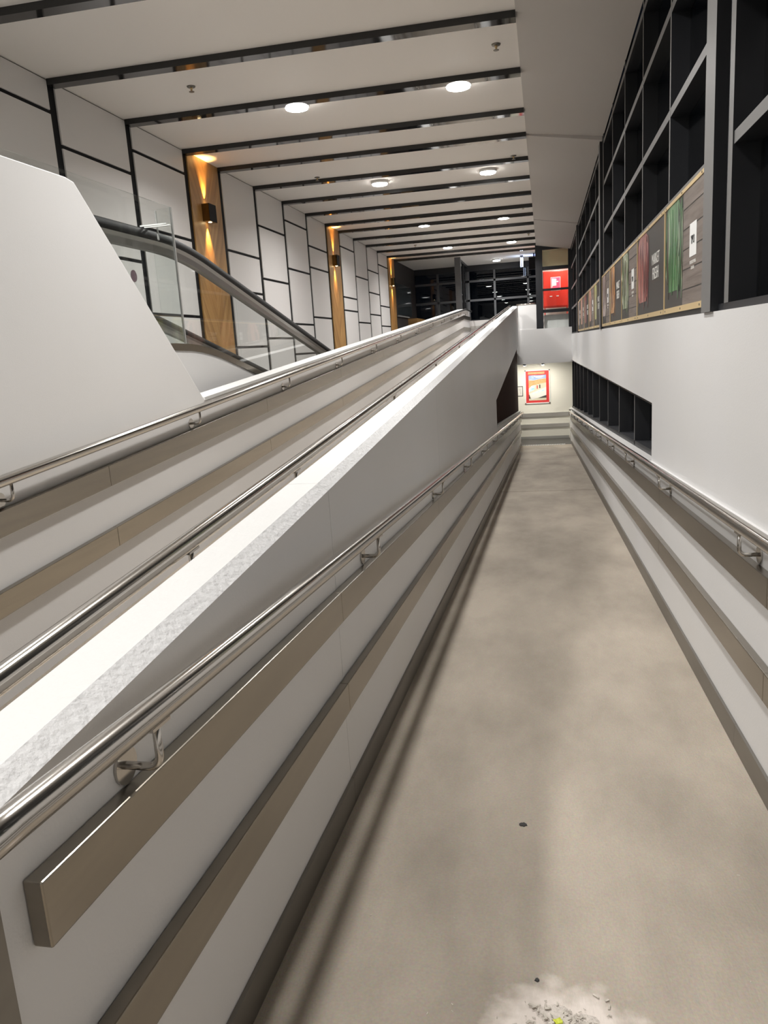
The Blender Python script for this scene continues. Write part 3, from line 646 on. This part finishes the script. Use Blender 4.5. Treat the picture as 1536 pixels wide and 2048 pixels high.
yx('picture_sand', [(u(0), v(.50)), (u(.2), v(.60)), (u(1), v(.70)), (u(1), v(.86)), (u(.6), v(.83)), (u(.25), v(.79)), (u(0), v(.81))], YP-.006, YP-.004, 'print_orange', pf)
yx('picture_water', [(u(0), v(.34)), (u(.30), v(.42)), (u(.36), v(.60)), (u(.15), v(.58)), (u(0), v(.46))], YP-.007, YP-.005, 'print_teal', pf)
yx('picture_bather', rect(u(.46), u(.52), v(.46), v(.60)), YP-.008, YP-.005, 'red_poster', pf)
yx('picture_bather', rect(u(.60), u(.67), v(.48), v(.62)), YP-.008, YP-.005, 'ink', pf)
yx('picture_card', [(u(.03), v(.28)), (u(1), v(.52)), (u(1), v(.20)), (u(.16), v(.03))], YP-.008, YP-.006, 'paper', pf)
yx('picture_shade', [(u(.52), v(.09)), (u(1), v(.20)), (u(1), v(.09))], YP-.009, YP-.007, 'ink', pf)
yx('picture_shade', [(u(0), v(.08)), (u(.10), v(.08)), (u(.02), v(.24)), (u(0), v(.24))], YP-.009, YP-.007, 'ink', pf)
for k, (a, c, zz) in enumerate(((.30, .85, .93), (.40, .75, .90))): yx('title_stroke', rect(u(a), u(c), v(zz), v(zz)+.028), YP-.008, YP-.006, 'paper', pf)
for k in range(4): yx('caption_stroke', [(u(.2+.18*k), v(.25+.035*k)), (u(.33+.18*k), v(.28+.035*k)), (u(.33+.18*k), v(.31+.035*k)), (u(.2+.18*k), v(.28+.035*k))], YP-.0095, YP-.008, 'print_teal', pf)
yx('banner', rect(X0+.10, X1-.16, Z1_-.13, Z1_-.06), YP-.004, YP-.002, 'print_orange', pf)
nt_ = thing('notice', 'small white notice with a dark border on the cream wall beside the slatted opening', 'notice', (-.78, 24.4, -1.72))
yx('border', rect(-.905, -.668, -1.725, -1.41), 24.392, 24.399, 'ink', nt_); yx('sheet', rect(-.885, -.688, -1.703, -1.432), 24.389, 24.392, 'paper', nt_)
for k in range(5): yx('print_line', rect(-.80+.01*k, -.72, -1.50-.035*k, -1.485-.035*k), 24.387, 24.389, 'galv', nt_)
ts = thing('tactile_strip', 'row of pale tactile studs across the foot of the ramp', 'tactile strip', (-.07, 22.83, dn(22.83)))
for i in range(25):
    x = -.665+i*.0495
    build('stud', MB().sbox(x-.017, x+.017, 22.70, 22.88, dn(22.70)+.0005, dn(22.70)+.020, dn(22.88)+.0005, dn(22.88)+.020), 'white', ts)
# upper landing things
hc = thing('hydrant_cabinet', 'red fire hydrant cabinet behind the glazed bay', 'cabinet', (.36, 24.120, -.02))
build('body', MB().box(.0, .72, 24.000, 24.280, .86, 1.90), 'red', hc, bevel=.008)
build('door', MB().box(.02, .70, 23.985, 24.000, .90, 1.88), 'red', hc, bevel=.004)
for x in (.03, .67): build('leg', MB().box(x, x+.03, 24.020, 24.250, -.02, .86), 'red', hc)
st = build('sticker', MB().box(.225, .50, 23.981, 23.985, 1.34, 1.72), 'paper', hc, label='pink and white hose reel sticker')
build('sticker_field', MB().box(.235, .49, 23.979, 23.981, 1.35, 1.71), 'pink', st); 
yx('pictogram', [(.25, 1.43), (.27, 1.43), (.28, 1.47), (.385, 1.48), (.385, 1.67), (.255, 1.69)], 23.977, 23.979, 'paper', st)
yx('pictogram', [(.39, 1.58), (.44, 1.57), (.44, 1.61), (.39, 1.60)], 23.977, 23.979, 'paper', st)
for x in (.19, .38): build('door_label', MB().box(x, x+.07, 23.980, 23.985, 1.17, 1.195), 'paper', hc)
es = thing('exit_sign', 'thin illuminated blade sign hanging from the ceiling over the upper landing', 'sign', (-.65, 26., 2.6))
build('mount', MB().box(-.69, -.60, 25.9, 26.1, 2.54, 2.6), 'frame_grey', es)
build('blade', MB().box(-.66, -.635, 25.85, 26.15, 2.27, 2.54), 'frame', es)
for x in (-.685, -.632): build('lit_face', MB().box(x, x+.024, 25.84, 26.16, 2.27, 2.53), 'sign_light', es)
build('ceiling_glow', MB().box(-.60, -.22, 25.9, 26.05, 2.575, 2.585), 'glow_blue', es)  # emissive plate, stands in for the sign's blue glow on the ceiling
sk_ = thing('speaker_box', 'black box beside the dark column under the ceiling', 'speaker', (-.3, 25.5, 2.1))
build('body', MB().box(-.42, -.10, 25.4, 25.7, 2.12, 2.48), 'black', sk_, bevel=.01); build('bracket', MB().box(-.28, -.24, 25.5, 25.54, 2.48, 2.598), 'black', sk_)
# ================================================================== FLOOR LITTER
def disc_on_ramp(name, x, y, r, seed, mt, label, cat, hgt=.003):
    rnd = random.Random(seed); n = 14; ring = [(x+r*(1+.25*rnd.uniform(-1, 1))*math.cos(2*math.pi*k/n), y+r*(1+.25*rnd.uniform(-1, 1))*math.sin(2*math.pi*k/n)) for k in range(n)]
    mb = MB().loft([[(a, c, dn(c)+.0005) for a, c in ring], [(x+(a-x)*.8, y+(c-y)*.8, dn(y+(c-y)*.8)+hgt) for a, c in ring]])
    return build(name, mb, mt, label=label, cat=cat, at=(x, y, dn(y)))
disc_on_ramp('gum_spot', -.101, 2.371, .0135, 3, 'gum', 'larger black gum spot in the middle of the ramp', 'gum spot')
disc_on_ramp('gum_spot', -.048, 1.661, .0065, 4, 'gum', 'small dark gum spot just above the dust pile', 'gum spot')
rnd = random.Random(5)
mb = MB(); n, mrg = 30, 7; ctr = (.015, 1.535); vs = [(ctr[0], ctr[1], dn(ctr[1])+.010)]
for r_ in range(1, mrg+1):
    for k in range(n):
        a = 2*math.pi*k/n; rad = (.062+.018*math.sin(3*a+1)+.010*math.sin(5*a)+.006*rnd.random())*(r_/mrg)
        x, y = ctr[0]+rad*math.cos(a)*1.0, ctr[1]+rad*math.sin(a)*.85
        vs.append((x, y, dn(y)+.010*(1-r_/mrg)**1.3+.0035*rnd.random()*(1-r_/mrg)+(.0006 if r_ < mrg else -.001)))
fs = [(0, 1+k, 1+(k+1) % n) for k in range(n)]
for r_ in range(mrg-1):
    for k in range(n): fs.append((1+r_*n+k, 1+(r_+1)*n+k, 1+(r_+1)*n+(k+1) % n, 1+r_*n+(k+1) % n))
mb.add(vs, fs); dp = build('dust_pile', mb, 'dust', kind='stuff', smooth=True, label='pale heap of dust and grit at the near end of the ramp', cat='dust', at=(ctr[0], ctr[1], dn(ctr[1])))
mb = MB()
def chip(mb, x, y, z, s):
    a = rnd.random()*6.3; l, w, h = s*(1+rnd.random()), s*.45, s*.35; c_, s_ = math.cos(a), math.sin(a); til = rnd.uniform(-.5, .5)*l
    P_ = lambda u_, v_, w_: (x+u_*c_-v_*s_, y+u_*s_+v_*c_, z+w_+(til*.5 if u_ > 0 else 0))
    mb.hexa([P_(-l, -w, 0), P_(l, -w, 0), P_(l*.8, w, 0), P_(-l, w, 0), P_(-l, -w, h), P_(l*.9, -w, h), P_(l*.7, w, h), P_(-l*.8, w, h)])
for k in range(170):
    a, q = rnd.random()*6.3, abs(rnd.gauss(0, .055)); x, y = .015+q*math.cos(a)*1.2, 1.525+q*math.sin(a)*.75
    chip(mb, x, y, dn(y)+.002+max(0, .010*(1-q/.12)), rnd.uniform(.0015, .0065))
build('plaster_chips', mb, 'chip', dp, kind='stuff')
mb = MB()
for k in range(60):
    y = rnd.uniform(1.5, 6.5); x = rnd.uniform(-.62, .6); chip(mb, x, y, dn(y)+.0002, rnd.uniform(.001, .0026))
build('grit', mb, 'chip', kind='stuff', label='tiny pale specks strewn over the ramp floor', cat='debris')
lf = []
for i in range(9):
    t = i/8; w = .011*math.sin(math.pi*t)**.7; yy = 1.500+.022*t; xx = -.004+.010*t
    lf.append([(xx-w, yy+.003, dn(yy)+.026+.004*math.sin(6*t)), (xx, yy, dn(yy)+.019+.003*math.sin(6*t)), (xx+w, yy-.003, dn(yy)+.027+.004*math.cos(5*t))])
mb = MB(); mb.add([p for r_ in lf for p in r_], [(3*i+j, 3*i+j+1, 3*i+j+4, 3*i+j+3) for i in range(8) for j in range(2)])
lo = build('leaf', mb, 'leaf', smooth=True, label='crumpled yellow-green leaf on the dust heap', cat='leaf', at=(0, 1.51, dn(1.51)))
sm = lo.modifiers.new('thickness', 'SOLIDIFY'); sm.thickness = .0012
